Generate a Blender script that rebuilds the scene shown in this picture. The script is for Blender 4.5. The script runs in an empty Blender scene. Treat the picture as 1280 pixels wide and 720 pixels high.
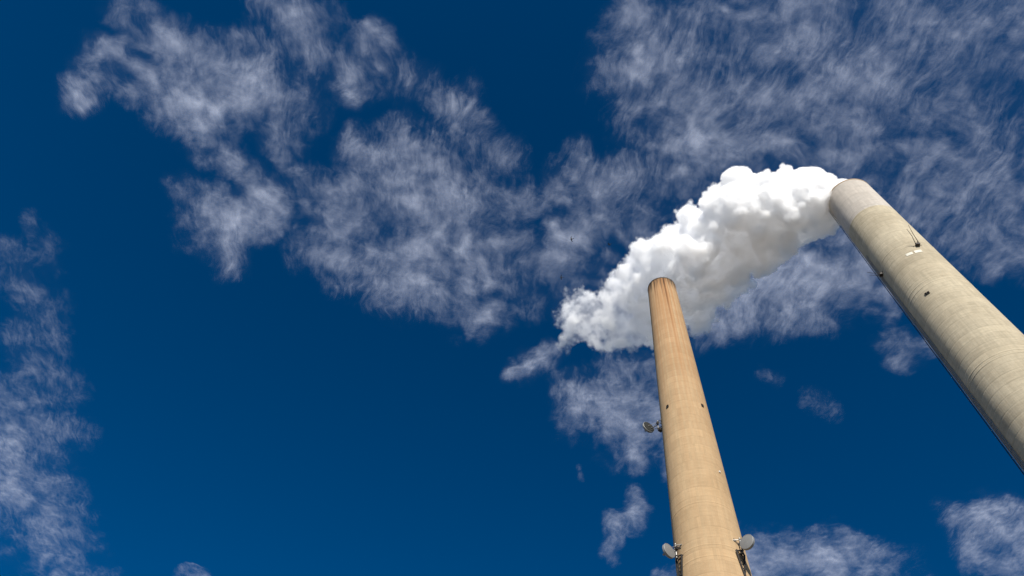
import bpy, bmesh, math, random
import numpy as np
from mathutils import Vector, Matrix

random.seed(7)
rng = np.random.default_rng(11)
SC = bpy.context.scene
COL = SC.collection
R = math.radians

# ------------------------------------------------------------------ camera
EYE = Vector((0, 0, 1.7))
FPX = 853.33                       # 24 mm lens on a 36 mm frame, for a 1280 px wide picture
ZC = np.array([740.24 - 640, -118.32 - 360, FPX]); ZC /= np.linalg.norm(ZC)
YC = np.array([0, 0, 1.0]) - ZC * ZC[2]; YC /= np.linalg.norm(YC)
XC = np.cross(YC, ZC)
M = np.stack([XC, YC, ZC], 1)      # world -> camera (x right, y down, z forward)

cam = bpy.data.cameras.new('camera')
cam.sensor_width = 36.0
cam.lens = 24.0
cam.clip_start = 0.1
cam.clip_end = 80000
camo = bpy.data.objects.new('camera', cam)
COL.objects.link(camo)
camo.matrix_world = Matrix(((M[0, 0], -M[1, 0], -M[2, 0], EYE.x), (M[0, 1], -M[1, 1], -M[2, 1], EYE.y),
                            (M[0, 2], -M[1, 2], -M[2, 2], EYE.z), (0, 0, 0, 1)))
SC.camera = camo

# ------------------------------------------------------------------ light, sky, exposure
SUN_AZ, SUN_EL = R(188), R(31)     # azimuth measured from +Y towards +X
w = bpy.data.worlds.new('World')
SC.world = w
w.use_nodes = True
nt = w.node_tree
bg = nt.nodes['Background']
sky = nt.nodes.new('ShaderNodeTexSky')
sky.sky_type = 'NISHITA'
sky.sun_disc = False
sky.sun_elevation = SUN_EL
sky.sun_rotation = SUN_AZ
sky.altitude = 1900
sky.air_density = 0.8
sky.dust_density = 0.0
sky.ozone_density = 3.0
pol = nt.nodes.new('ShaderNodeMix')          # the deep blue of a polarised, dry mountain sky
pol.data_type = 'RGBA'
pol.blend_type = 'MULTIPLY'
pol.inputs[0].default_value = 1.0
pol.inputs[7].default_value = (0.0, 0.62, 1.0, 1)
nt.links.new(sky.outputs[0], pol.inputs[6])
nt.links.new(pol.outputs[2], bg.inputs[0])
bg.inputs[1].default_value = 0.066

sl = bpy.data.lights.new('sun', 'SUN')
sl.energy = 5.0
sl.angle = R(0.53)
sl.color = (1.0, 0.95, 0.87)
so = bpy.data.objects.new('sun', sl)
COL.objects.link(so)
sd = Vector((math.sin(SUN_AZ) * math.cos(SUN_EL), math.cos(SUN_AZ) * math.cos(SUN_EL), math.sin(SUN_EL)))
so.rotation_euler = sd.to_track_quat('Z', 'Y').to_euler()
so.location = (0, 0, 300)

vs = SC.view_settings
SC.display_settings.display_device = 'sRGB'
vs.view_transform = 'Standard'
vs.look = 'None'
vs.exposure = 0.45
vs.gamma = 1.0
vs.use_curve_mapping = False
SC.cycles.max_bounces = 64
SC.cycles.volume_bounces = 64
SC.cycles.transparent_max_bounces = 64
SC.cycles.diffuse_bounces = 4
SC.cycles.volume_step_rate = 1.0
SC.cycles.volume_max_steps = 256

# ------------------------------------------------------------------ measuring helpers
def ray(px, py):
    """direction in the world of a point of the photograph"""
    c = np.array([(px - 640) / FPX, (py - 360) / FPX, 1.0])
    d = c @ M
    return d / np.linalg.norm(d)

def at_height(px, py, z):
    d = ray(px, py)
    return Vector(EYE) + Vector(d) * ((z - EYE.z) / d[2])

def to_px(P):
    c = (P - np.array(EYE)) @ M.T
    return 640 + FPX * c[:, 0] / c[:, 2], 360 + FPX * c[:, 1] / c[:, 2]

# ------------------------------------------------------------------ noise (for shaping geometry)
_perm = np.random.default_rng(3).permutation(4096)
_grad = np.random.default_rng(5).normal(size=(4096, 3))
_grad /= np.linalg.norm(_grad, axis=1)[:, None]

def gnoise(p):
    i = np.floor(p).astype(np.int64)
    f = p - i
    u = f * f * f * (f * (f * 6 - 15) + 10)
    out = 0
    for dx in (0, 1):
        for dy in (0, 1):
            for dz in (0, 1):
                h = _perm[(_perm[(_perm[(i[:, 0] + dx) & 4095] + i[:, 1] + dy) & 4095] + i[:, 2] + dz) & 4095]
                g = _grad[h]
                d = (g * (f - np.array([dx, dy, dz]))).sum(1)
                wx = u[:, 0] if dx else 1 - u[:, 0]
                wy = u[:, 1] if dy else 1 - u[:, 1]
                wz = u[:, 2] if dz else 1 - u[:, 2]
                out = out + d * wx * wy * wz
    return out * 1.5

def fbm(p, octs, gain=0.5, lac=2.03, ridge=False):
    s, a, t = 0, 1.0, 0
    for k in range(octs):
        n = gnoise(p * lac ** k + 17.3 * k)
        if ridge:
            n = 1 - 2 * np.abs(n)
        s = s + a * n
        t += a
        a *= gain
    return s / t

# ------------------------------------------------------------------ node helper
class Mat:
    def __init__(s, name):
        s.m = bpy.data.materials.new(name)
        s.m.use_nodes = True
        s.t = s.m.node_tree
        s.t.nodes.clear()
        s.out = s.t.nodes.new('ShaderNodeOutputMaterial')

    def n(s, typ, ins=None, **pr):
        k = s.t.nodes.new('ShaderNode' + typ)
        for a, v in pr.items():
            setattr(k, a, v)
        for a, v in (ins or {}).items():
            s.put(k.inputs[a], v)
        return k

    def put(s, sock, v):
        if isinstance(v, bpy.types.NodeSocket):
            s.t.links.new(v, sock)
        elif v is not None:
            sock.default_value = v

    def f(s, op, *a, clamp=False):
        k = s.t.nodes.new('ShaderNodeMath')
        k.operation = op
        k.use_clamp = clamp
        for i, v in enumerate(a):
            s.put(k.inputs[i], v)
        return k.outputs[0]

    def ramp(s, x, lo, hi, a=0.0, b=1.0, kind='SMOOTHSTEP'):
        k = s.n('MapRange', {0: x, 1: lo, 2: hi, 3: a, 4: b}, interpolation_type=kind)
        return k.outputs[0]

    def mix(s, fac, a, b, mode='MIX'):
        k = s.t.nodes.new('ShaderNodeMix')
        k.data_type = 'RGBA'
        k.blend_type = mode
        s.put(k.inputs[0], fac)
        for i, v in ((6, a), (7, b)):
            s.put(k.inputs[i], v if isinstance(v, bpy.types.NodeSocket) else (*v, 1) if len(v) == 3 else v)
        return k.outputs[2]

    def vec(s, x, y, z):
        return s.n('CombineXYZ', {0: x, 1: y, 2: z}).outputs[0]

    def noise(s, v, scale, detail=4, rough=0.5, dist=0.0):
        return s.n('TexNoise', {'Vector': v, 'Scale': scale, 'Detail': detail, 'Roughness': rough, 'Distortion': dist}).outputs[0]

    def surf(s, sh):
        s.t.links.new(sh, s.out.inputs[0])
        return s.m

def plain(name, col, rough=0.6, metal=0.0, var=0.25, scale=3.0):
    m = Mat(name)
    co = m.n('TexCoord').outputs['Object']
    nz = m.noise(co, scale, 6, 0.6)
    c = m.mix(1.0, col, m.n('CombineColor', {0: m.ramp(nz, 0.25, 0.75, 1 - var, 1 + var * 0.4, 'LINEAR'),
              1: m.ramp(nz, 0.25, 0.75, 1 - var, 1 + var * 0.4, 'LINEAR'), 2: m.ramp(nz, 0.25, 0.75, 1 - var, 1 + var * 0.4, 'LINEAR')}).outputs[0], 'MULTIPLY')
    b = m.n('BsdfPrincipled', {'Base Color': c, 'Roughness': rough, 'Metallic': metal})
    return m.surf(b.outputs[0])

def grey(m, v):
    return m.n('CombineColor', {0: v, 1: v, 2: v}).outputs[0]

BROWN, RUST, ORANGE = (0.09, 0.035, 0.012), (0.24, 0.095, 0.03), (0.44, 0.215, 0.085)

def concrete(name, base, dark, topz, lift, streaks, rust_amt, seed, grain):
    """weathered chimney concrete: form-board grain, lift bands, run-off streaks below the rim.
    streaks: (angle from the face towards the viewer, width, length, strength)"""
    m = Mat(name)
    co = m.n('TexCoord').outputs['Object']
    xyz = m.n('SeparateXYZ', {0: co})
    x, y, z = xyz.outputs
    ang = m.f('ARCTAN2', x, m.f('MULTIPLY', y, -1.0))
    depth = m.f('SUBTRACT', topz, z)
    # colour blotches
    bl = m.noise(co, 0.09, 6, 0.6)
    col = m.mix(m.ramp(bl, 0.3, 0.7), base, dark)
    # per-lift tone
    lf = m.f('FLOOR', m.f('DIVIDE', z, lift))
    tone = m.n('TexWhiteNoise', {'W': m.f('ADD', lf, seed)}, noise_dimensions='1D').outputs[0]
    col = m.mix(1.0, col, grey(m, m.ramp(tone, 0, 1, 0.925, 1.03, 'LINEAR')), 'MULTIPLY')
    # form panels within a lift
    pa = m.f('FLOOR', m.f('MULTIPLY', ang, 11.0))
    pt = m.n('TexWhiteNoise', {'Vector': m.vec(pa, lf, seed)}, noise_dimensions='3D').outputs[0]
    col = m.mix(1.0, col, grey(m, m.ramp(pt, 0, 1, 0.925, 1.035, 'LINEAR')), 'MULTIPLY')
    # board grain: horizontal and vertical fine lines
    g1 = m.noise(m.vec(m.f('MULTIPLY', ang, 2.0), m.f('MULTIPLY', z, 2.2), seed), 1.0, 5, 0.7)
    g2 = m.noise(m.vec(m.f('MULTIPLY', ang, 46.0), m.f('MULTIPLY', z, 0.06), seed + 5.0), 1.0, 5, 0.65)
    g3 = m.noise(co, 2.5, 5, 0.7)
    col = m.mix(grain, col, grey(m, m.ramp(g1, 0.3, 0.7, 0.62, 1.18, 'LINEAR')), 'MULTIPLY')
    col = m.mix(grain * 0.8, col, grey(m, m.ramp(g2, 0.3, 0.7, 0.66, 1.18, 'LINEAR')), 'MULTIPLY')
    col = m.mix(grain * 0.8, col, grey(m, m.ramp(g3, 0.3, 0.7, 0.75, 1.15, 'LINEAR')), 'MULTIPLY')
    # dirt in the joints between lifts
    fr = m.f('FRACT', m.f('DIVIDE', z, lift))
    jd = m.f('MINIMUM', fr, m.f('SUBTRACT', 1.0, fr))
    jn = m.noise(m.vec(m.f('MULTIPLY', ang, 5.0), z, seed), 0.7, 4, 0.6)
    jl = m.f('MULTIPLY', m.ramp(jd, 0.0, 0.09, 1.0, 0.0), m.ramp(jn, 0.35, 0.65, 0.0, 0.3))
    col = m.mix(jl, col, tuple(0.55 * c for c in dark))
    if rust_amt > 0:
        # long faint orange run-off
        r1 = m.noise(m.vec(m.f('MULTIPLY', ang, 7.0), m.f('MULTIPLY', z, 0.006), seed + 9.0), 1.0, 5, 0.6)
        k = m.f('MULTIPLY', m.ramp(r1, 0.36, 0.62), m.ramp(depth, 0, 85, 0.95, 0.12))
        col = m.mix(m.f('MULTIPLY', k, rust_amt), col, (0.40, 0.19, 0.075))
    if streaks:
        wob = m.f('MULTIPLY', m.f('SUBTRACT', m.noise(m.vec(0.0, m.f('MULTIPLY', z, 0.12), seed), 1.0, 3), 0.5), 0.06)
        aw = m.f('ADD', ang, wob)
        for a, wd, ln, st, tint in streaks:
            d = m.f('ABSOLUTE', m.f('SUBTRACT', aw, a))
            wn = m.ramp(depth, 0, ln, wd * 1.5, wd * 0.7, 'LINEAR')
            k = m.f('MULTIPLY', m.ramp(m.f('DIVIDE', d, wn), 0.0, 1.0, 1.0, 0.0), m.ramp(depth, ln * 0.1, ln, st, 0.0))
            k = m.f('MULTIPLY', k, m.ramp(g2, 0.3, 0.6, 0.65, 1.0))
            col = m.mix(k, col, tint)
        # soot just under the rim
        sn = m.noise(m.vec(m.f('MULTIPLY', ang, 9.0), m.f('MULTIPLY', z, 0.05), seed + 3.0), 1.0, 5, 0.7)
        k = m.f('MULTIPLY', m.ramp(sn, 0.42, 0.62), m.ramp(depth, 0.2, 7.0, 1.0, 0.0))
        col = m.mix(k, col, (0.03, 0.02, 0.014))
    bmp = m.n('Bump', {'Strength': 0.5, 'Distance': 0.03, 'Height': m.f('ADD', g1, m.f('ADD', g2, g3))})
    b = m.n('BsdfPrincipled', {'Base Color': col, 'Roughness': 0.9, 'Normal': bmp.outputs[0]})
    b.inputs['Specular IOR Level'].default_value = 0.2
    b.inputs['Diffuse Roughness'].default_value = 0.4
    return m.surf(b.outputs[0])

# ------------------------------------------------------------------ object helpers
def tag(o, label=None, cat=None, group=None, kind=None):
    for k, v in (('label', label), ('category', cat), ('group', group), ('kind', kind)):
        if v:
            o[k] = v
    return o

def link(name, me, mats, parent=None, smooth=False):
    o = bpy.data.objects.new(name, me)
    COL.objects.link(o)
    for m in (mats if isinstance(mats, (list, tuple)) else [mats]):
        me.materials.append(m)
    if parent is not None:
        o.parent = parent
    if smooth:
        me.polygons.foreach_set('use_smooth', [True] * len(me.polygons))
    return o

def from_bm(name, bm, mat, parent=None, smooth=False):
    me = bpy.data.meshes.new(name)
    bm.normal_update()
    bm.to_mesh(me)
    bm.free()
    return link(name, me, mat, parent, smooth)

def empty(name, loc, mat3=None, **k):
    o = bpy.data.objects.new(name, None)
    COL.objects.link(o)
    mw = Matrix.Translation(loc)
    if mat3 is not None:
        mw = mw @ mat3.to_4x4()
    o.matrix_world = mw
    o.empty_display_size = 0.5
    return tag(o, **k)

def lathe(bm, prof, seg=96, cap=False):
    """prof: list of (radius, z) revolved about z"""
    rows = []
    for r, z in prof:
        rows.append([bm.verts.new((r * math.sin(2 * math.pi * i / seg), -r * math.cos(2 * math.pi * i / seg), z)) for i in range(seg)])
    for a, b in zip(rows[:-1], rows[1:]):
        for i in range(seg):
            j = (i + 1) % seg
            bm.faces.new((a[i], a[j], b[j], b[i]))
    if cap:
        bm.faces.new(rows[0][::-1])
        bm.faces.new(rows[-1])
    return rows

def bar(bm, a, b, r, seg=8, r2=None):
    a, b = Vector(a), Vector(b)
    q = (b - a).to_track_quat('Z', 'Y')
    r2 = r if r2 is None else r2
    ra = [bm.verts.new(a + q @ Vector((r * math.cos(2 * math.pi * i / seg), r * math.sin(2 * math.pi * i / seg), 0))) for i in range(seg)]
    rb = [bm.verts.new(b + q @ Vector((r2 * math.cos(2 * math.pi * i / seg), r2 * math.sin(2 * math.pi * i / seg), 0))) for i in range(seg)]
    for i in range(seg):
        j = (i + 1) % seg
        bm.faces.new((ra[i], ra[j], rb[j], rb[i]))
    bm.faces.new(ra[::-1])
    bm.faces.new(rb)

def box(bm, c, s, bev=0.0):
    r = bmesh.ops.create_cube(bm, size=1.0, matrix=Matrix.Translation(c) @ Matrix.Diagonal((*s, 1)))
    if bev:
        ed = list({e for v in r['verts'] for e in v.link_edges})
        bmesh.ops.bevel(bm, geom=ed, offset=bev, segments=2, affect='EDGES', profile=0.7)

# ------------------------------------------------------------------ chimneys
class Stack:
    def __init__(s, az, D, H, rt, rb):
        s.x, s.y, s.H, s.rt, s.k = D * math.sin(az), D * math.cos(az), H, rt, (rb - rt) / H
        # local -Y looks back towards the viewer
        s.rot = Matrix.Rotation(-az, 3, 'Z')
        s.loc = Vector((s.x, s.y, 0))
        s.mw = Matrix.Translation(s.loc) @ s.rot.to_4x4()
        s.inv = s.mw.inverted()

    def r(s, z):
        return s.rt + s.k * (s.H - z)

    def hit(s, px, py):
        """local angle and height where the line of sight through a point of the photograph meets the shaft"""
        o = s.inv @ EYE
        d = s.inv.to_3x3() @ Vector(ray(px, py))
        # (ox+t dx)^2+(oy+t dy)^2 = (c - k*(oz+t dz))^2
        c0 = s.rt + s.k * s.H - s.k * o.z
        a = d.x ** 2 + d.y ** 2 - (s.k * d.z) ** 2
        b = 2 * (o.x * d.x + o.y * d.y + c0 * s.k * d.z)
        c = o.x ** 2 + o.y ** 2 - c0 ** 2
        dd = b * b - 4 * a * c
        t = (-b - math.sqrt(max(dd, 0))) / (2 * a)
        p = o + d * t
        return math.atan2(p.x, -p.y), p.z

    def frame(s, ang, z):
        """4x4: origin on the shaft surface, x = along the shaft to the right, y = outward, z = up (world axes)"""
        r = s.r(z)
        p = Vector((r * math.sin(ang), -r * math.cos(ang), z))
        out = Vector((math.sin(ang), -math.cos(ang), 0))
        up = Vector((0, 0, 1))
        xx = out.cross(up)
        m3 = Matrix((xx, out, up)).transposed()
        return s.mw @ (Matrix.Translation(p) @ m3.to_4x4())

def shaft_profile(st, z0, z1, lift, groove):
    """shaft between two heights, with a shallow recessed joint at every concrete lift"""
    pr = [(st.r(z0), z0)]
    k0 = int(math.ceil((z0 + 0.4) / lift))
    z = k0 * lift
    while z < z1 - 0.4:
        r = st.r(z)
        pr += [(st.r(z - 0.3), z - 0.3), (st.r(z - 0.1), z - 0.1), (r - groove, z - 0.04), (r - groove, z + 0.04), (st.r(z + 0.1), z + 0.1), (st.r(z + 0.3), z + 0.3)]
        z += lift
    pr.append((st.r(z1), z1))
    return pr

def build_stack(st, name, label, secs, lift, groove, mats, rim_mat, liner_mat, joint_mat, rim_h, joint_proud):
    root = empty(name, st.loc, st.rot, label=label, cat='chimney')
    zs = [0.0] + sorted(secs) + [st.H - rim_h]
    for i in range(len(zs) - 1):
        bm = bmesh.new()
        lathe(bm, shaft_profile(st, zs[i], zs[i + 1], lift, groove), 120)
        from_bm('shaft_section', bm, mats[-1] if i == len(zs) - 2 else mats[0], root, True)
    for z in zs[1:-1]:
        bm = bmesh.new()
        r = st.r(z)
        lathe(bm, [(r - 0.05, z - 0.20), (r + joint_proud, z - 0.14), (r + joint_proud * 0.4, z - 0.02), (r + joint_proud * 0.4, z + 0.02),
                   (r + joint_proud, z + 0.14), (r - 0.05, z + 0.20)], 120)
        from_bm('joint_ring', bm, joint_mat, root, True)
    # rim: a ring with a flat top and an inner face
    bm = bmesh.new()
    r, z = st.rt, st.H
    lathe(bm, [(r, z - rim_h), (r + 0.07, z - rim_h + 0.04), (r + 0.07, z - 0.06), (r + 0.02, z), (r - 0.7, z), (r - 0.75, z - 0.05), (r - 0.75, z - 8)], 120)
    from_bm('rim', bm, rim_mat, root, True)
    bm = bmesh.new()
    lathe(bm, [(r - 1.15, z - 9), (r - 1.15, z + 0.35), (r - 1.3, z + 0.35), (r - 1.3, z - 9)], 72)
    from_bm('flue_liner', bm, liner_mat, root, True)
    bm = bmesh.new()
    lathe(bm, [(st.r(0) + 0.9, -0.2), (st.r(0) + 0.9, 0.9), (st.r(0) + 0.75, 1.05), (st.r(0) - 0.3, 1.05)], 72)
    from_bm('plinth', bm, mats[0], root, True)
    return root

TAN = Stack(R(25.08), 100, 177.1, 3.94, 7.637)
PALE = Stack(R(56.91), 100, 181.5, 5.673, 7.457)

tan_conc = concrete('tan_concrete', (0.53, 0.38, 0.22), (0.46, 0.32, 0.178), TAN.H, 2.3,
                    [(0.27, 0.17, 80, 0.6, ORANGE), (-0.15, 0.22, 50, 0.4, ORANGE), (0.24, 0.08, 30, 0.95, BROWN), (0.27, 0.06, 60, 0.45, RUST), (0.02, 0.055, 15, 0.95, BROWN), (-0.47, 0.075, 13, 0.95, BROWN),
                     (0.56, 0.07, 9, 1.0, BROWN), (-0.2, 0.05, 6, 0.8, BROWN), (0.12, 0.04, 24, 0.6, RUST), (-0.8, 0.09, 9, 0.7, BROWN), (0.85, 0.06, 7, 0.6, BROWN), (-0.33, 0.05, 30, 0.5, RUST), (0.45, 0.05, 34, 0.45, RUST)],
                    0.75, 3.0, 0.25)
pale_conc = concrete('weathered_concrete', (0.60, 0.52, 0.375), (0.49, 0.415, 0.29), PALE.H, 2.0, [], 0.0, 12.0, 0.42)
crown_conc = concrete('crown_concrete', (0.64, 0.585, 0.515), (0.56, 0.50, 0.43), PALE.H, 4.0, [], 0.0, 31.0, 0.35)
black_steel = plain('sooty_steel', (0.035, 0.028, 0.024), 0.6, 0.3, 0.4, 2)
rusty_steel = plain('rusty_steel', (0.13, 0.075, 0.04), 0.75, 0.2, 0.4, 2)
brown_lip = plain('brown_lip', (0.36, 0.25, 0.14), 0.8, 0, 0.3, 2)
dark_steel = plain('dark_steel', (0.05, 0.045, 0.04), 0.5, 0.6, 0.4, 5)
galv = plain('galvanised_steel', (0.30, 0.29, 0.27), 0.45, 0.5, 0.3, 6)
void = plain('dark_recess', (0.012, 0.010, 0.009), 0.9)

tz = [TAN.hit(*p)[1] for p in ((877, 627), (886, 680), (889, 694))]
tan_root = build_stack(TAN, 'chimney', 'tall slender tan concrete chimney with rust streaks running down from its dark rim',
                       tz, 2.3, 0.006, [tan_conc], black_steel, rusty_steel, tan_conc, 0.55, 0.018)
pz = [PALE.hit(*p)[1] for p in ((1087, 259), (1129, 305), (1160, 349), (1163, 353), (1238, 446), (1241, 450))]
pale_root = build_stack(PALE, 'chimney', 'wide grey-beige concrete chimney with a paler top section, pouring out white steam',
                        pz, 2.0, 0.012, [pale_conc, crown_conc], brown_lip, rusty_steel, pale_conc, 0.5, 0.03)

def port(st, root, px, py, wd, ht, lamp=False):
    """small opening in the shaft: a steel frame standing proud round a dark recess"""
    a, z = st.hit(px, py)
    f = st.inv @ st.frame(a, z)
    bm = bmesh.new()
    t = 0.07
    for c, s in (((-wd / 2, 0.0, 0), (t, 0.30, ht + t)), ((wd / 2, 0.0, 0), (t, 0.30, ht + t)), ((0, 0.0, ht / 2), (wd - t, 0.30, t)), ((0, 0.0, -ht / 2), (wd - t, 0.30, t))):
        box(bm, c, s)
    bm.transform(f)
    o = from_bm('opening', bm, dark_steel, root)
    bm = bmesh.new()
    box(bm, (0, -0.02, 0), (wd - t - 0.004, 0.16, ht - t - 0.004))
    bm.transform(f)
    from_bm('recess', bm, void, o)
    if lamp:
        bm = bmesh.new()
        lathe(bm, [(0.0, 0.0), (0.26, 0.0), (0.28, 0.10), (0.22, 0.14), (0.22, 0.50), (0.15, 0.66), (0.0, 0.70)], 16)
        bm.transform(f @ Matrix.Translation((0, 0.42, -ht / 2 - 0.05)))
        from_bm('warning_light', bm, black_steel, o, True)

port(TAN, tan_root, 834.6, 508.3, 0.5, 0.72)
port(TAN, tan_root, 877.8, 507.2, 0.5, 0.72)
port(PALE, pale_root, 1157.6, 367.8, 0.36, 0.55)
port(PALE, pale_root, 1160.6, 366.0, 0.36, 0.55)

def conduit(st, root, ang, z0, z1, r, off, mat, step=6.0):
    bm = bmesh.new()
    p = lambda z: ((st.r(z) + off) * math.sin(ang), -(st.r(z) + off) * math.cos(ang), z)
    bar(bm, p(z0), p(z1), r, 6)
    o = from_bm('conduit', bm, mat, root)
    bm = bmesh.new()
    z = z0 + 1
    while z < z1:
        box(bm, Vector(p(z)) - Vector((off * 0.5 * math.sin(ang), -off * 0.5 * math.cos(ang), 0)), (0.14, 0.14, 0.12))
        z += step
    c = from_bm('clip', bm, mat, o)
    c['kind'] = 'stuff'

for a in (-1.02, -1.10, -1.19):
    conduit(PALE, pale_root, a, 1.2, 150.0, 0.07, 0.16, galv)

# ladder with hoops down the shaded side of the wide chimney
lad = []
bm = bmesh.new()
for s_ in (-0.02, 0.02):
    a = -1.32 + s_ * 1.4
    q = lambda z: ((PALE.r(z) + 0.3) * math.sin(a), -(PALE.r(z) + 0.3) * math.cos(a), z)
    bar(bm, q(1.2), q(PALE.H - 1), 0.05, 6)
z = 1.5
while z < PALE.H - 1.2:
    a0, a1 = -1.32 - 0.028, -1.32 + 0.028
    rr = PALE.r(z) + 0.3
    bar(bm, (rr * math.sin(a0), -rr * math.cos(a0), z), (rr * math.sin(a1), -rr * math.cos(a1), z), 0.025, 5)
    z += 0.6
o = from_bm('ladder', bm, dark_steel, pale_root)
o['kind'] = 'stuff'

# ------------------------------------------------------------------ dish antennas
face_grey = plain('radome_grey', (0.155, 0.153, 0.146), 0.6, 0, 0.12, 1.5)
face_light = plain('radome_light', (0.19, 0.187, 0.178), 0.6, 0, 0.12, 1.5)
face_dark = plain('radome_dark', (0.012, 0.0125, 0.0105), 0.9, 0, 0.25, 1.5)
drum_mat = plain('dish_drum', (0.26, 0.26, 0.25), 0.5, 0.2, 0.2, 2)

def dish(st, px, py, mount, aim_az, dia, face_mat, label, legs, back):
    """drum-shaped microwave dish on a steel frame bolted to the shaft. aim_az: world azimuth that the face looks to"""
    # dish centre: on the upright plane through the shaft's axis that faces the viewer, moved `back` metres towards the viewer
    d = ray(px, py)
    az = math.atan2(st.x, st.y)
    D = math.hypot(st.x, st.y) - back
    t = D / (d[0] * math.sin(az) + d[1] * math.cos(az))
    c = Vector(EYE) + Vector(d) * t
    n = Vector((math.sin(aim_az), math.cos(aim_az), 0))
    up = Vector((0, 0, 1))
    m3 = Matrix((n.cross(up) * -1, up * 1.0, n)).transposed()      # local z = face normal, y = up
    if m3.determinant() < 0:
        m3 = Matrix((n.cross(up), up, n)).transposed()
    root = empty('dish_antenna', c, m3, label=label, cat='dish antenna', group='dish antennas bolted to the tan chimney')
    inv = root.matrix_world.inverted()
    r = dia / 2
    bm = bmesh.new()
    lathe(bm, [(0.30, -1.05), (0.34, -0.98), (r * 0.62, -0.80), (r * 0.9, -0.55), (r, -0.40), (r, 0.0), (r - 0.05, 0.03), (r - 0.05, -0.05)], 48)
    from_bm('reflector', bm, drum_mat, root, False)
    bm = bmesh.new()
    lathe(bm, [(r - 0.05, 0.0), (r * 0.7, 0.05), (r * 0.35, 0.085), (0.02, 0.10)], 48)
    from_bm('radome', bm, face_mat, root, True)
    bm = bmesh.new()
    lathe(bm, [(0.0, -1.45), (0.2, -1.45), (0.2, -1.2), (0.3, -1.15), (0.3, -1.04), (0, -1.04)], 16)
    from_bm('hub', bm, galv, root)
    # mounting pole just off the shaft, behind the dish
    lc = st.inv @ c
    q = inv @ st.mw
    ang, z = st.hit(*mount)
    hub_z = lc.z
    def sp(da, off, zz):
        rr = st.r(zz) + off
        return q @ Vector((rr * math.sin(ang + da), -rr * math.cos(ang + da), zz))
    off = 0.75
    pole = bmesh.new()
    bar(pole, sp(0, off, z - 1.5), sp(0, off, z + 1.4), 0.13, 12)
    from_bm('mount_pole', pole, galv, root)
    bm = bmesh.new()
    bar(bm, (0, 0, -1.3), sp(0, off, z), 0.11, 8)
    bar(bm, (0, -0.2, -1.2), sp(0, off, z - 0.9), 0.06, 6)
    bar(bm, (r * 0.62, 0, -0.8), sp(0.02, off, z + 0.7), 0.045, 6)
    bar(bm, (-r * 0.62, 0, -0.8), sp(0, off, z + 0.9), 0.045, 6)
    from_bm('strut', bm, galv, root)
    for zz in (z - 1.15, z + 1.05):
        bm = bmesh.new()
        for da in (-0.13, 0.13):
            bar(bm, sp(da, -0.05, zz), sp(0, off, zz), 0.075, 6)
        bar(bm, sp(-0.13, 0.03, zz), sp(0.13, 0.03, zz), 0.08, 6)
        bar(bm, sp(-0.10, 0.1, zz + 0.4), sp(0.10, 0.1, zz - 0.5), 0.05, 6)
        box(bm, sp(0, off, zz), (0.34, 0.2, 0.34), 0.03)
        from_bm('bracket', bm, dark_steel if zz < z else galv, root)
    bm = bmesh.new()
    box(bm, sp(0.05, off + 0.05, z + 0.2), (0.45, 0.6, 0.35), 0.04)
    from_bm('radio_unit', bm, dark_steel, root)
    if legs:
        # long bracing legs running down the shaft and meeting at a shoe
        foot = z - 6.0
        for da in (-0.145, 0.135):
            bm = bmesh.new()
            bar(bm, sp(da, 0.35, z - 1.3), sp(-0.02, 0.14, foot), 0.17, 8, 0.12)
            bar(bm, sp(da, 0.35, z - 1.3), sp(0, off, z - 1.3), 0.12, 8)
            from_bm('brace', bm, dark_steel, root)
        for k in range(1, 5):
            t = k / 6
            zz = (z - 1.3) * (1 - t) + foot * t
            bm = bmesh.new()
            bar(bm, sp(-0.145 * (1 - t), 0.3, zz), sp(0.135 * (1 - t), 0.3, zz - 0.5), 0.05, 6)
            from_bm('lattice_bar', bm, dark_steel, root)
        bm = bmesh.new()
        box(bm, sp(-0.02, 0.08, foot - 0.1), (0.6, 0.5, 0.3), 0.03)
        from_bm('shoe', bm, dark_steel, root)
    else:
        bm = bmesh.new()
        box(bm, sp(0.0, 0.35, z - 1.6), (0.8, 0.7, 0.7), 0.06)
        from_bm('junction_box', bm, dark_steel, root)
    return root

dish(TAN, 811.0, 533.5, (826.5, 531), R(163), 2.75, face_dark, 'dark-faced round dish antenna, highest of the three on the tan chimney', False, 0.0)
dish(TAN, 837.0, 688.0, (850, 690), R(152), 2.5, face_grey, 'grey round dish antenna low on the tan chimney, overhanging its left edge', True, 6.0)
dish(TAN, 933.0, 677.0, (922, 684), R(238), 2.6, face_light, 'grey round dish antenna low on the tan chimney, overhanging its right edge', True, 6.0)

# small white box on the tan shaft
f = TAN.frame(*TAN.hit(899, 590))
e = empty('junction_box', f.translation, f.to_3x3(), label='tiny white box fixed to the tan chimney shaft', cat='junction box')
bm = bmesh.new(); box(bm, (0, 0.12, 0), (0.26, 0.22, 0.36), 0.03)
white_paint = plain('white_paint', (0.6, 0.6, 0.57), 0.4, 0, 0.05)
from_bm('housing', bm, white_paint, e)
bm = bmesh.new(); box(bm, (0, 0.02, 0.25), (0.12, 0.05, 0.2))
from_bm('mounting_tab', bm, galv, e)

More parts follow.
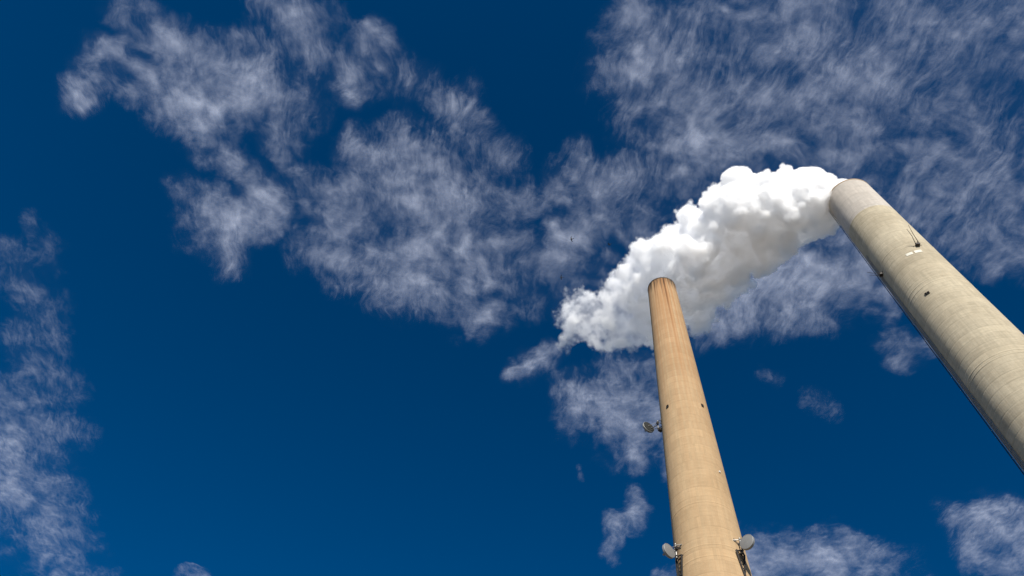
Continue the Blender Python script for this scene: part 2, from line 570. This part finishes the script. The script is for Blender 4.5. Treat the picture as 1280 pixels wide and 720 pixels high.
# ------------------------------------------------------------------ fittings of the wide chimney
def whip(px, py, label, lean, n_rods, ln):
    f = PALE.frame(*PALE.hit(px, py))
    e = empty('antenna', f.translation, f.to_3x3(), label=label, cat='antenna', group='rod antennas on the wide chimney')
    bm = bmesh.new()
    box(bm, (0, 0.35, 0), (0.8, 0.7, 0.55), 0.06)
    from_bm('base_box', bm, black_steel, e)
    bm = bmesh.new()
    bar(bm, (-0.9, 0.1, 0.1), (0.9, 0.1, -0.1), 0.05, 6)
    bar(bm, (0, 0, 0.3), (0, 1.1, 0.25), 0.06, 6)
    from_bm('bracket', bm, dark_steel, e)
    for k in range(n_rods):
        bm = bmesh.new()
        x = (k - (n_rods - 1) / 2) * 0.75
        p = Vector((x, 0.45, 0.1)); q = p + Vector(lean).normalized() * ln * (1 - 0.2 * k)
        mid = (p + q) / 2 + Vector((0.15 * (-1) ** k, 0.1, 0))
        bar(bm, p, mid, 0.07, 6, 0.055); bar(bm, mid, q, 0.055, 6, 0.035)
        from_bm('rod', bm, dark_steel, e)

whip(1146.8, 307.5, 'pair of leaning rod antennas on a dark box above the white patches', (0.35, 0.75, 0.75), 2, 4.6)
whip(1103.5, 343.0, 'dark box with thin rods at the shaded edge of the wide chimney', (-0.25, 1.0, -0.1), 2, 3.0)

for px, py, wd, ht, lb in ((1136.8, 317.6, 1.3, 0.95, 'white rectangular patch on the wide chimney, lower one of the touching pair'),
                           (1147.6, 314.2, 1.4, 1.05, 'white rectangular patch on the wide chimney, directly beneath the rod antennas')):
    ang, z = PALE.hit(px, py)
    me = bmesh.new()
    n = 6
    rows = []
    for dr in (0.0, 0.05):
        for zz in (z - ht / 2, z + ht / 2):
            rows.append([me.verts.new(((PALE.r(zz) + 0.015 + dr) * math.sin(ang + wd * (i / n - 0.5) / PALE.r(z)), -(PALE.r(zz) + 0.015 + dr) * math.cos(ang + wd * (i / n - 0.5) / PALE.r(z)), zz)) for i in range(n + 1)])
    ib, it, ob, ot = rows
    for i in range(n):
        me.faces.new((ob[i], ob[i + 1], ot[i + 1], ot[i])); me.faces.new((ib[i + 1], ib[i], it[i], it[i + 1]))
        me.faces.new((ot[i], ot[i + 1], it[i + 1], it[i])); me.faces.new((ib[i], ib[i + 1], ob[i + 1], ob[i]))
    me.faces.new((ib[0], ob[0], ot[0], it[0])); me.faces.new((ob[n], ib[n], it[n], ot[n]))
    me.transform(PALE.mw)
    o = from_bm('wall_patch', me, plain('patch_white', (0.60, 0.57, 0.47), 0.7, 0, 0.2, 1.5))
    tag(o, lb, 'patch', 'white patches on the wide chimney')

# ------------------------------------------------------------------ steam plume
# (photo x, y of the centre line, half width in photo px, height above ground)
PATH = [(1057, 245, 19, 180.0), (1050, 245, 24, 183), (1040, 254, 31, 185.5), (1020, 259, 43, 188), (1000, 259, 54, 189.5), (960, 268, 61, 191.5), (930, 284, 68, 193),
        (900, 302, 74, 194.5), (865, 326, 78, 196), (840, 350, 74, 197), (810, 376, 67, 198), (785, 385, 62, 199), (755, 395, 52, 200), (725, 403, 40, 200), (700, 408, 28, 200)]
PP = np.array([at_height(a, b, h) for a, b, c, h in PATH])
PR = np.array([c * np.linalg.norm(np.array(at_height(a, b, h)) - np.array(EYE)) / FPX * 0.97 for a, b, c, h in PATH])
seglen = np.r_[0, np.cumsum(np.linalg.norm(np.diff(PP, axis=0), axis=1))]
def on_path(s):
    t = s * seglen[-1]
    return np.stack([np.interp(t, seglen, PP[:, i]) for i in range(3)], -1), np.interp(t, seglen, PR)

def rand_dir(n):
    v = rng.normal(size=(n, 3))
    return v / np.linalg.norm(v, axis=1)[:, None]

def billows(n1, n2, n3, s0, s1, spread, k1, k2, k3):
    """centres and radii of nested puffs: big ones round the path, smaller ones on those, smaller still on these"""
    s = rng.uniform(s0, s1, n1)
    c, r = on_path(s)
    d = rand_dir(n1) * (rng.uniform(0.15, 1, n1) ** 0.5)[:, None]
    r1 = r * rng.uniform(*k1, n1)
    c1 = c + d * (np.maximum(r * spread - r1, 0.05 * r))[:, None]
    i = rng.integers(0, n1, n2)
    r2 = r1[i] * rng.uniform(*k2, n2)
    c2 = c1[i] + rand_dir(n2) * (r1[i] * rng.uniform(0.75, 1.02, n2))[:, None]
    j = rng.integers(0, n2, n3)
    r3 = r2[j] * rng.uniform(*k3, n3)
    c3 = c2[j] + rand_dir(n3) * (r2[j] * rng.uniform(0.8, 1.05, n3))[:, None]
    return np.r_[c1, c2, c3], np.r_[r1, r2, r3]

def puff_density(cen, rad, voxel, axis, pad=2.5):
    """steam density on a grid whose first axis runs along the plume; returns origin, rotation, counts, values"""
    ax = Vector(axis).normalized(); az = Vector((0, 0, 1)); ay = az.cross(ax).normalized(); az = ax.cross(ay)
    rot = np.array([ax, ay, az])
    c = cen @ rot.T
    lo = (c - rad[:, None]).min(0) - pad
    hi = (c + rad[:, None]).max(0) + pad
    n = np.ceil((hi - lo) / voxel).astype(int) + 1
    fld = np.full(n, -9.0, np.float32)
    g = [lo[i] + voxel * np.arange(n[i]) for i in range(3)]
    for p, r in zip(c, rad):
        m = r + 2.2
        s_ = [slice(max(0, int((p[i] - m - lo[i]) / voxel)), min(n[i], int((p[i] + m - lo[i]) / voxel) + 2)) for i in range(3)]
        d2 = ((g[0][s_[0]] - p[0]) ** 2)[:, None, None] + ((g[1][s_[1]] - p[1]) ** 2)[None, :, None] + ((g[2][s_[2]] - p[2]) ** 2)[None, None, :]
        v = fld[s_[0], s_[1], s_[2]]
        np.maximum(v, (r - np.sqrt(d2)).astype(np.float32), out=v)
    # how far along the plume each slice lies, 0 at the rim to 1 at the tail
    pa = PP @ rot.T
    t = np.clip((np.interp(g[0], pa[:, 0], np.linspace(0, 1, len(pa))) if pa[-1, 0] > pa[0, 0] else 0), 0, 1)
    act = np.argwhere(fld > -3.0)
    xyz = np.stack([g[i][act[:, i]] for i in range(3)], 1)
    tt = t[act[:, 0]]
    soft = np.interp(tt, [0, 0.35, 0.55, 0.75, 1], [0.3, 0.35, 0.55, 1.0, 1.6])
    amp = np.interp(tt, [0, 0.35, 0.55, 0.75, 1], [0.5, 0.9, 1.8, 3.0, 3.4])
    f0 = fld[act[:, 0], act[:, 1], act[:, 2]]
    nz = fbm(xyz / 3.2, 5, 0.6) * 1.5 + 0.5 * gnoise(xyz / 9.0)
    nn = (f0 + amp * (nz - 0.15)) / soft
    dens = np.clip(nn, 0, 1) ** 1.3
    hole = fbm(xyz / 5.5 + 40, 5, 0.6)
    thin = np.interp(tt, [0, 0.45, 0.65, 0.85, 1], [0, 0.1, 0.6, 0.88, 0.9])
    dens = dens * (1 - thin * np.clip(0.75 - hole * 3.0, 0, 1))
    dens *= np.interp(tt, [0, 0.1, 0.5, 0.8, 1], [1.9, 1.7, 1.3, 0.85, 0.5])
    dens *= 1 - 0.91 * np.clip((f0 - 1.3) / 2.2, 0, 1)          # core thinned on purpose to brighten the underside; dense shell keeps the edges crisp
    out = np.zeros(n, np.float32)
    out[act[:, 0], act[:, 1], act[:, 2]] = dens
    return rot, lo, hi, n, out

def volume_object(name, rot, lo, voxel, n, val, mat, parent):
    """a fog volume filled from the grid VAL"""
    me = bpy.data.meshes.new(name)
    flat = np.ascontiguousarray(val.transpose(2, 1, 0)).ravel()
    me.vertices.add(flat.size)
    me.attributes.new('steam', 'FLOAT', 'POINT').data.foreach_set('value', flat)
    o = bpy.data.objects.new(name, me)
    COL.objects.link(o)
    g = bpy.data.node_groups.new(name, 'GeometryNodeTree')
    g.interface.new_socket('Geometry', in_out='INPUT', socket_type='NodeSocketGeometry')
    g.interface.new_socket('Geometry', in_out='OUTPUT', socket_type='NodeSocketGeometry')
    N, L = g.nodes.new, g.links.new
    gi, go = N('NodeGroupInput'), N('NodeGroupOutput')
    vc = N('GeometryNodeVolumeCube')
    hi = lo + voxel * (n - 1)
    vc.inputs['Min'].default_value = lo; vc.inputs['Max'].default_value = hi
    for i, k in enumerate('XYZ'):
        vc.inputs['Resolution ' + k].default_value = int(n[i])
    sx = N('ShaderNodeSeparateXYZ'); L(N('GeometryNodeInputPosition').outputs[0], sx.inputs[0])
    def mth(op, a, b):
        k = N('ShaderNodeMath'); k.operation = op
        for i, q in enumerate((a, b)):
            if isinstance(q, bpy.types.NodeSocket): L(q, k.inputs[i])
            else: k.inputs[i].default_value = q
        return k.outputs[0]
    ii = []
    for i in range(3):
        q = mth('ROUND', mth('DIVIDE', mth('SUBTRACT', sx.outputs[i], float(lo[i])), float(voxel)), 0)
        ii.append(mth('MINIMUM', mth('MAXIMUM', q, 0.0), float(n[i] - 1)))
    # integer arithmetic keeps the index exact
    def im(op, a, b):
        k = N('FunctionNodeIntegerMath'); k.operation = op
        for i, q in enumerate((a, b)):
            if isinstance(q, bpy.types.NodeSocket): L(q, k.inputs[i])
            else: k.inputs[i].default_value = q
        return k.outputs[0]
    idx = im('ADD', ii[0], im('MULTIPLY', im('ADD', ii[1], im('MULTIPLY', ii[2], int(n[1]))), int(n[0])))
    at = N('GeometryNodeInputNamedAttribute'); at.data_type = 'FLOAT'; at.inputs[0].default_value = 'steam'
    si = N('GeometryNodeSampleIndex'); si.data_type = 'FLOAT'; si.domain = 'POINT'
    L(gi.outputs[0], si.inputs['Geometry']); L(at.outputs[0], si.inputs['Value']); L(idx, si.inputs['Index'])
    L(si.outputs[0], vc.inputs['Density'])
    sm = N('GeometryNodeSetMaterial'); sm.inputs['Material'].default_value = mat
    L(vc.outputs[0], sm.inputs[0]); L(sm.outputs[0], go.inputs[0])
    o.modifiers.new('steam', 'NODES').node_group = g
    me.materials.append(mat)
    o.matrix_world = Matrix(rot.T.tolist()).to_4x4()
    o.parent = parent
    o.matrix_parent_inverse = parent.matrix_world.inverted()
    return o

def grid_steam(name, dens):
    m = Mat(name)
    at = m.n('Attribute', attribute_name='density').outputs['Fac']
    v = m.n('VolumeScatter', {'Color': (1.0, 1.0, 1.0, 1), 'Density': m.f('MULTIPLY', at, dens), 'Anisotropy': 0.1})
    m.t.links.new(v.outputs[0], m.out.inputs['Volume'])
    return m.m

plume = empty('steam_plume', PP[0], label='billowing white steam plume blowing from the wide chimney across behind the tan one', cat='steam')
c, r = billows(150, 1500, 7000, 0.0, 0.97, 1.0, (0.36, 0.62), (0.22, 0.5), (0.22, 0.5))
# near the rim the steam bends over without bulging above the line it leaves the stack on
bu, bv = to_px(c)
br = r / np.linalg.norm(c - np.array(EYE), axis=1) * FPX
keep = (bu < 985) | (bv - br > 202 + np.clip(bu - 998, 0, None) * 0.33)
c, r = c[keep], r[keep]
VOX = 0.29
rot, lo, hi, cnt, val = puff_density(c, r, VOX, PP[-1] - PP[0])
print('steam grid', cnt, val.size)
volume_object('soft_steam', rot, lo, VOX, cnt, val, grid_steam('soft_steam', 1.1), plume)['kind'] = 'stuff'

# ------------------------------------------------------------------ high thin clouds
CLOUD_Z = 4500.0
# each cloud: label, list of strokes (x, y, x, y, half width, strength) measured in the photograph
CLOUDS = [
 ('ragged band of thin cloud with a bright hooked tip, above the small lone puff', [
   (88, 122, 104, 132, 10, .95), (95, 112, 150, 75, 20, .55), (125, 80, 200, 110, 26, .45), (165, 120, 185, 112, 14, .5), (150, 5, 225, 60, 22, .36), (215, 65, 270, 70, 32, .55), (245, 130, 320, 105, 40, .78),
   (235, 150, 262, 125, 24, .85), (300, 95, 360, 130, 36, .5), (340, 130, 358, 185, 20, .55), (235, 165, 290, 205, 20, .42), (280, 195, 298, 208, 9, .6), (335, 0, 400, 30, 28, .5), (360, 30, 400, 75, 24, .55), (240, 200, 246, 205, 7, .35)]),
 ('small bright wisp of cloud beside the ragged band', [(425, 80, 440, 112, 18, .65), (434, 125, 440, 132, 9, .7), (420, 115, 440, 100, 16, .4)]),
 ('lone triangular puff of thin cloud in the blue', [(225, 235, 260, 262, 16, .5), (262, 270, 310, 262, 34, .68), (330, 255, 345, 262, 14, .75), (285, 290, 287, 325, 18, .65), (268, 285, 300, 280, 26, .65), (330, 300, 350, 292, 5, .45)]),
 ('broad mottled cloud sweeping towards the tan chimney', [
   (455, 50, 500, 105, 24, .40), (500, 105, 560, 130, 24, .40), (560, 130, 625, 200, 24, .50), (440, 185, 470, 195, 18, .6), (380, 240, 440, 250, 30, .5), (410, 290, 470, 250, 34, .6), (470, 220, 545, 210, 36, .62),
   (490, 165, 520, 200, 20, .5), (520, 260, 575, 250, 34, .8), (440, 320, 520, 350, 36, .62), (520, 310, 580, 330, 36, .65), (470, 355, 490, 380, 16, .5), (540, 370, 600, 390, 26, .55), (600, 320, 620, 270, 26, .5), (630, 290, 660, 250, 20, .45),
   (600, 340, 690, 330, 30, .52), (640, 360, 660, 385, 18, .4), (690, 325, 740, 280, 26, .58), (720, 230, 760, 250, 34, .5), (725, 185, 745, 215, 16, .48), (770, 240, 830, 235, 34, .50), (790, 270, 815, 290, 26, .42), (690, 350, 720, 345, 22, .42), (700, 380, 760, 330, 20, .35)]),
 ('vast veil of thin cloud spreading over and behind the wide chimney', [
   (790, 20, 860, 30, 34, .5), (785, 90, 860, 80, 36, .62), (800, 130, 880, 150, 36, .6), (830, 170, 900, 190, 34, .62), (900, 20, 1000, 60, 50, .5), (900, 110, 1000, 120, 50, .55), (940, 180, 1040, 170, 44, .48),
   (1000, 20, 1100, 30, 50, .52), (1040, 100, 1100, 90, 50, .58), (1100, 150, 1200, 130, 50, .42), (1150, 40, 1290, 20, 50, .5), (1180, 90, 1290, 80, 44, .42), (1080, 200, 1160, 210, 44, .48), (1150, 260, 1240, 230, 44, .48), (1240, 180, 1300, 170, 40, .40),
   (1220, 290, 1300, 260, 40, .46), (1200, 310, 1290, 320, 28, .42), (980, 230, 1060, 200, 24, .3), (1000, -60, 1300, -60, 80, .5), (820, -50, 900, -40, 50, .4), (1330, 60, 1400, 200, 70, .45), (1320, 300, 1420, 300, 50, .4)]),
 ('flat bank of thin cloud under the white steam', [(880, 395, 960, 385, 26, .70), (950, 370, 1040, 360, 34, .75), (1020, 340, 1070, 330, 34, .66), (1060, 365, 1110, 368, 22, .6), (870, 410, 900, 415, 14, .4), (960, 405, 1010, 400, 14, .45), (1040, 310, 1080, 310, 26, .5), (960, 345, 1000, 330, 30, .5)]),
 ('faint small cloud scrap left of the wide shaft', [(1118, 430, 1150, 436, 15, .48), (1120, 455, 1140, 445, 12, .44)]),
 ('faint small cloud scrap between both chimneys', [(1018, 498, 1036, 512, 13, .27), (1008, 506, 1020, 500, 6, .25)]),
 ('tiny faint cloud scrap close beside the tan shaft', [(955, 468, 972, 478, 9, .27)]),
 ('soft cloud patch hanging behind the dark-faced dish', [(720, 490, 790, 480, 20, .55), (730, 510, 815, 520, 26, .68), (770, 545, 820, 540, 26, .68), (780, 570, 800, 580, 12, .62), (690, 470, 720, 480, 10, .25), (760, 455, 820, 465, 16, .55), (838, 560, 842, 600, 10, .4)]),
 ('short bright cloud streak left of the steam', [(634, 474, 664, 460, 6, .9), (650, 464, 690, 443, 12, .6), (640, 450, 650, 444, 8, .2)]),
 ('curled upright wisp of cloud left of the low dishes', [(792, 618, 796, 640, 9, .65), (770, 660, 795, 650, 13, .65), (762, 690, 775, 665, 10, .5), (724, 585, 726, 600, 4, .22)]),
 ('tall column of thin cloud rising along the left border', [
   (32, 268, 40, 290, 10, 0.32), (10, 320, 60, 315, 24, 0.29), (25, 350, 55, 390, 26, 0.32), (20, 420, 60, 430, 24, 0.36), (25, 460, 80, 480, 26, 0.32), (-10, 520, 60, 540, 36, 0.47), (5, 560, 15, 620, 24, 0.72), (20, 600, 70, 640, 34, 0.47),
   (40, 650, 80, 690, 30, 0.44), (70, 700, 110, 735, 26, 0.42), (-60, 560, -20, 640, 50, 0.38), (60, 545, 110, 550, 14, 0.27), (-20, 480, 20, 490, 20, 0.30), (100, 780, 160, 800, 30, 0.30)]),
 ('low cloud bank rising behind the foot of the tan chimney', [(900, 690, 960, 700, 22, .5), (950, 700, 1040, 705, 26, .75), (1020, 690, 1090, 705, 22, .62), (830, 715, 860, 722, 12, .35), (940, 760, 1100, 770, 50, .6)]),
 ('soft cloud bank below the wide chimney', [(1195, 652, 1250, 668, 18, .6), (1230, 665, 1300, 680, 28, .8), (1215, 700, 1280, 705, 16, .5), (1260, 640, 1300, 650, 14, .5), (1330, 690, 1400, 700, 30, .6)]),
 ('tiny cloud scrap at the lower border', [(225, 717, 255, 722, 7, .6)]),
]
STEP = 13.0
gx = np.arange(-6200, 6200, STEP)
gy = np.arange(-400, 8200, STEP)
GX, GY = np.meshgrid(gx, gy)
shape = GX.shape
P = np.stack([GX.ravel(), GY.ravel(), np.full(GX.size, CLOUD_Z)], 1)
u, v = to_px(P)
fz = (P - np.array(EYE)) @ M[2]
inside = (u > -170) & (u < 1450) & (v > -130) & (v < 850) & (fz > 0)
ID = np.where(inside)[0]
Q = P[ID]
q3 = np.stack([Q[:, 0], Q[:, 1], np.zeros(len(Q))], 1)
ww = np.stack([fbm(q3 / 420 + 5, 5), fbm(q3 / 420 + 55, 5)], 1)
w2 = np.stack([fbm(q3 / 90 + 25, 4), fbm(q3 / 90 + 75, 4)], 1)
best = np.zeros(len(ID)); who = np.full(len(ID), -1)
for ci, (lb, strokes) in enumerate(CLOUDS):
    acc = np.zeros(len(ID))
    for x0, y0, x1, y1, hw, st in strokes:
        dx, dy = x1 - x0, y1 - y0
        w_a, w_b = min(46, 1.5 * hw), min(7, 0.35 * hw)
        uu = u[ID] + ww[:, 0] * w_a + w2[:, 0] * w_b
        vv = v[ID] + ww[:, 1] * w_a + w2[:, 1] * w_b
        t = np.clip(((uu - x0) * dx + (vv - y0) * dy) / (dx * dx + dy * dy), 0, 1)
        d = np.hypot(uu - x0 - t * dx, vv - y0 - t * dy) / (hw * 1.22)
        k = 0.88 * st * np.exp(-d ** 2 * 0.9)
        acc = (acc ** 4 + k ** 4) ** 0.25
    up = acc > best
    best[up] = acc[up]; who[up] = ci
best = best * (1 + 0.55 * fbm(q3 / 300 + 88, 4))
cover = np.zeros(P.shape[0]); cover[ID] = best
owner = np.full(P.shape[0], -1); owner[ID] = np.where(best > 0.07, who, -1)
lump = np.zeros(P.shape[0]); lump[ID] = fbm(q3 / 160 + 9, 5)

CONTRAST = 2.7
def cirrus_mat():
    m = Mat('thin_cloud')
    geo = m.n('NewGeometry').outputs['Position']
    cov = m.n('Attribute', attribute_name='cover', attribute_type='GEOMETRY').outputs['Fac']
    sep = m.n('SeparateXYZ', {0: geo})
    # slowly turning drift of the fibres
    wv = m.n('TexNoise', {'Vector': geo, 'Scale': 1 / 700, 'Detail': 3, 'Roughness': 0.5}).outputs[1]
    wp = m.n('VectorMath', {0: geo, 1: m.n('VectorMath', {0: wv, 3: 420.0}, operation='SCALE').outputs[0]}, operation='ADD').outputs[0]
    w3 = m.n('TexNoise', {'Vector': wp, 'Scale': 1 / 130, 'Detail': 3, 'Roughness': 0.5}).outputs[1]
    wq = m.n('VectorMath', {0: wp, 1: m.n('VectorMath', {0: w3, 3: 70.0}, operation='SCALE').outputs[0]}, operation='ADD').outputs[0]
    st = m.n('Mapping', {'Vector': wq, 'Rotation': (0, 0, R(35)), 'Scale': (1.0, 0.24, 1.0)}).outputs[0]
    n1 = m.noise(wq, 1 / 150, 10, 0.62, 0.1)
    n2 = m.noise(st, 1 / 42, 8, 0.64, 0.25)
    # fibrous in some places, soft and lumpy in others
    fib = m.ramp(m.noise(geo, 1 / 900, 2, 0.5), 0.38, 0.62, 0.16, 0.5)
    n0 = m.noise(wp, 1 / 420, 4, 0.5, 0.2)
    n = m.f('ADD', m.f('MULTIPLY', n1, m.f('SUBTRACT', 0.82, fib)), m.f('ADD', m.f('MULTIPLY', n2, fib), m.f('MULTIPLY', n0, 0.18)))
    x = m.f('ADD', cov, m.f('MULTIPLY', m.f('SUBTRACT', n, 0.5), CONTRAST))
    x = m.f('DIVIDE', m.f('SUBTRACT', x, 0.11), 1.55, clamp=True)
    a = m.f('ADD', m.f('MULTIPLY', m.f('POWER', x, 1.65), 0.78), m.f('MULTIPLY', cov, 0.02))
    a = m.f('MULTIPLY', a, m.ramp(cov, 0.05, 0.25), clamp=True)
    tl = m.n('BsdfTranslucent', {'Color': (0.80, 0.86, 1.0, 1)})
    df = m.n('BsdfDiffuse', {'Color': (0.80, 0.86, 1.0, 1)})
    mx = m.n('MixShader', {0: 0.35, 1: tl.outputs[0], 2: df.outputs[0]})
    sh = m.n('MixShader', {0: a, 1: m.n('BsdfTransparent').outputs[0], 2: mx.outputs[0]})
    return m.surf(sh.outputs[0])

CM = cirrus_mat()
nyy, nxx = shape
idx = np.arange(P.shape[0]).reshape(shape)
q0, q1, q2_, q3_ = idx[:-1, :-1].ravel(), idx[:-1, 1:].ravel(), idx[1:, 1:].ravel(), idx[1:, :-1].ravel()
quad_owner = owner[q0]
for ci, (lb, strokes) in enumerate(CLOUDS):
    sel = quad_owner == ci
    if not sel.any():
        continue
    F = np.stack([q0[sel], q1[sel], q2_[sel], q3_[sel]], 1)
    used, invx = np.unique(F, return_inverse=True)
    F = invx.reshape(-1, 4)
    nV = len(used)
    th = 15 + 70 * np.clip(cover[used], 0, 1)       # thickness of the layer, metres
    base = P[used].copy()
    base[:, 2] += 25 * lump[used]
    top = base.copy(); top[:, 2] += th
    V = np.r_[base, top]
    # edges used once are the outline: close it between base and top
    E = np.concatenate([F[:, [0, 1]], F[:, [1, 2]], F[:, [2, 3]], F[:, [3, 0]]])
    key = np.sort(E, 1); key = key[:, 0].astype(np.int64) * nV + key[:, 1]
    uq, first, cnt = np.unique(key, return_index=True, return_counts=True)
    rim = E[first[cnt == 1]]
    rim = rim[cover[used][rim].max(1) < 0.12]          # no wall where one cloud runs into the next
    side = np.stack([rim[:, 1], rim[:, 0], rim[:, 0] + nV, rim[:, 1] + nV], 1)
    FF = np.r_[F[:, ::-1], F + nV, side]
    me = bpy.data.meshes.new('cloud')
    me.vertices.add(len(V)); me.vertices.foreach_set('co', V.astype(np.float32).ravel())
    me.loops.add(FF.size); me.loops.foreach_set('vertex_index', FF.astype(np.int32).ravel())
    me.polygons.add(len(FF)); me.polygons.foreach_set('loop_start', np.arange(0, FF.size, 4, dtype=np.int32))
    me.update(calc_edges=True)
    at = me.attributes.new('cover', 'FLOAT', 'POINT')
    at.data.foreach_set('value', np.r_[cover[used], cover[used]].astype(np.float32))
    o = link('cloud', me, CM, None, True)
    tag(o, lb, 'cloud', 'thin clouds in the blue sky')

# ------------------------------------------------------------------ birds
feather = plain('dark_feathers', (0.03, 0.028, 0.026), 0.7, 0, 0.3, 8)
def bird(px, py, z, heading, bank, label):
    me = bpy.data.meshes.new('bird')
    V = [(0, 0, 0), (0.20, 0, 0.0), (0.34, 0, 0.02), (0.44, 0, 0.01), (-0.2, 0, 0), (-0.36, 0, 0), (-0.52, 0, -0.01), (-0.50, 0.08, -0.01), (-0.50, -0.08, -0.01)]
    rad = [(0.085, 0.08), (0.08, 0.075), (0.055, 0.05), (0.015, 0.012), (0.065, 0.055), (0.05, 0.03), (0.05, 0.012), (0.03, 0.01), (0.03, 0.01)]
    E = [(0, 1), (1, 2), (2, 3), (0, 4), (4, 5), (5, 6), (5, 7), (5, 8)]
    for s in (-1, 1):
        b = len(V)
        V += [(0.12, 0.16 * s, 0.04), (0.15, 0.36 * s, 0.08), (0.06, 0.58 * s, 0.08), (-0.06, 0.78 * s, 0.06)]
        rad += [(0.12, 0.03), (0.11, 0.022), (0.085, 0.018), (0.03, 0.01)]
        E += [(0, b), (b, b + 1), (b + 1, b + 2), (b + 2, b + 3)]
    me.from_pydata(V, E, [])
    o = bpy.data.objects.new('bird', me)
    COL.objects.link(o)
    sk = o.modifiers.new('body', 'SKIN')
    for i, rr in enumerate(rad):
        me.skin_vertices[0].data[i].radius = rr
    me.skin_vertices[0].data[0].use_root = True
    o.modifiers.new('round', 'SUBSURF').render_levels = 1
    me.materials.append(feather)
    o.location = at_height(px, py, z)
    o.rotation_euler = (bank, 0, heading)
    o.scale = (0.85, 0.7, 0.85)
    return tag(o, label, 'bird', 'dark birds circling near the steam')

bird(714.8, 298.8, 118, R(150), R(35), 'small dark bird gliding alone, farthest from the steam edge and highest')
bird(762.0, 305.5, 120, R(140), R(-25), 'small dark bird gliding closest to the edge of the white steam')
bird(702.0, 346.7, 128, R(165), R(30), 'small dark bird gliding lowest of the three, over the gap of blue')

# ------------------------------------------------------------------ ground
gm = Mat('gravel_ground')
co = gm.n('TexCoord').outputs['Object']
gn = gm.noise(co, 0.05, 8, 0.65)
gs = gm.noise(co, 6.0, 6, 0.7)
gc = gm.mix(gm.ramp(gn, 0.35, 0.65), (0.20, 0.17, 0.13), (0.13, 0.115, 0.09))
gc = gm.mix(0.6, gc, grey(gm, gm.ramp(gs, 0.3, 0.7, 0.6, 1.2, 'LINEAR')), 'MULTIPLY')
gb = gm.n('BsdfPrincipled', {'Base Color': gc, 'Roughness': 0.95, 'Normal': gm.n('Bump', {'Strength': 0.6, 'Distance': 0.03, 'Height': gs}).outputs[0]})
gmat = gm.surf(gb.outputs[0])
bm = bmesh.new()
bmesh.ops.create_grid(bm, x_segments=60, y_segments=60, size=20000)
g = from_bm('ground', bm, gmat)
g['kind'] = 'structure'
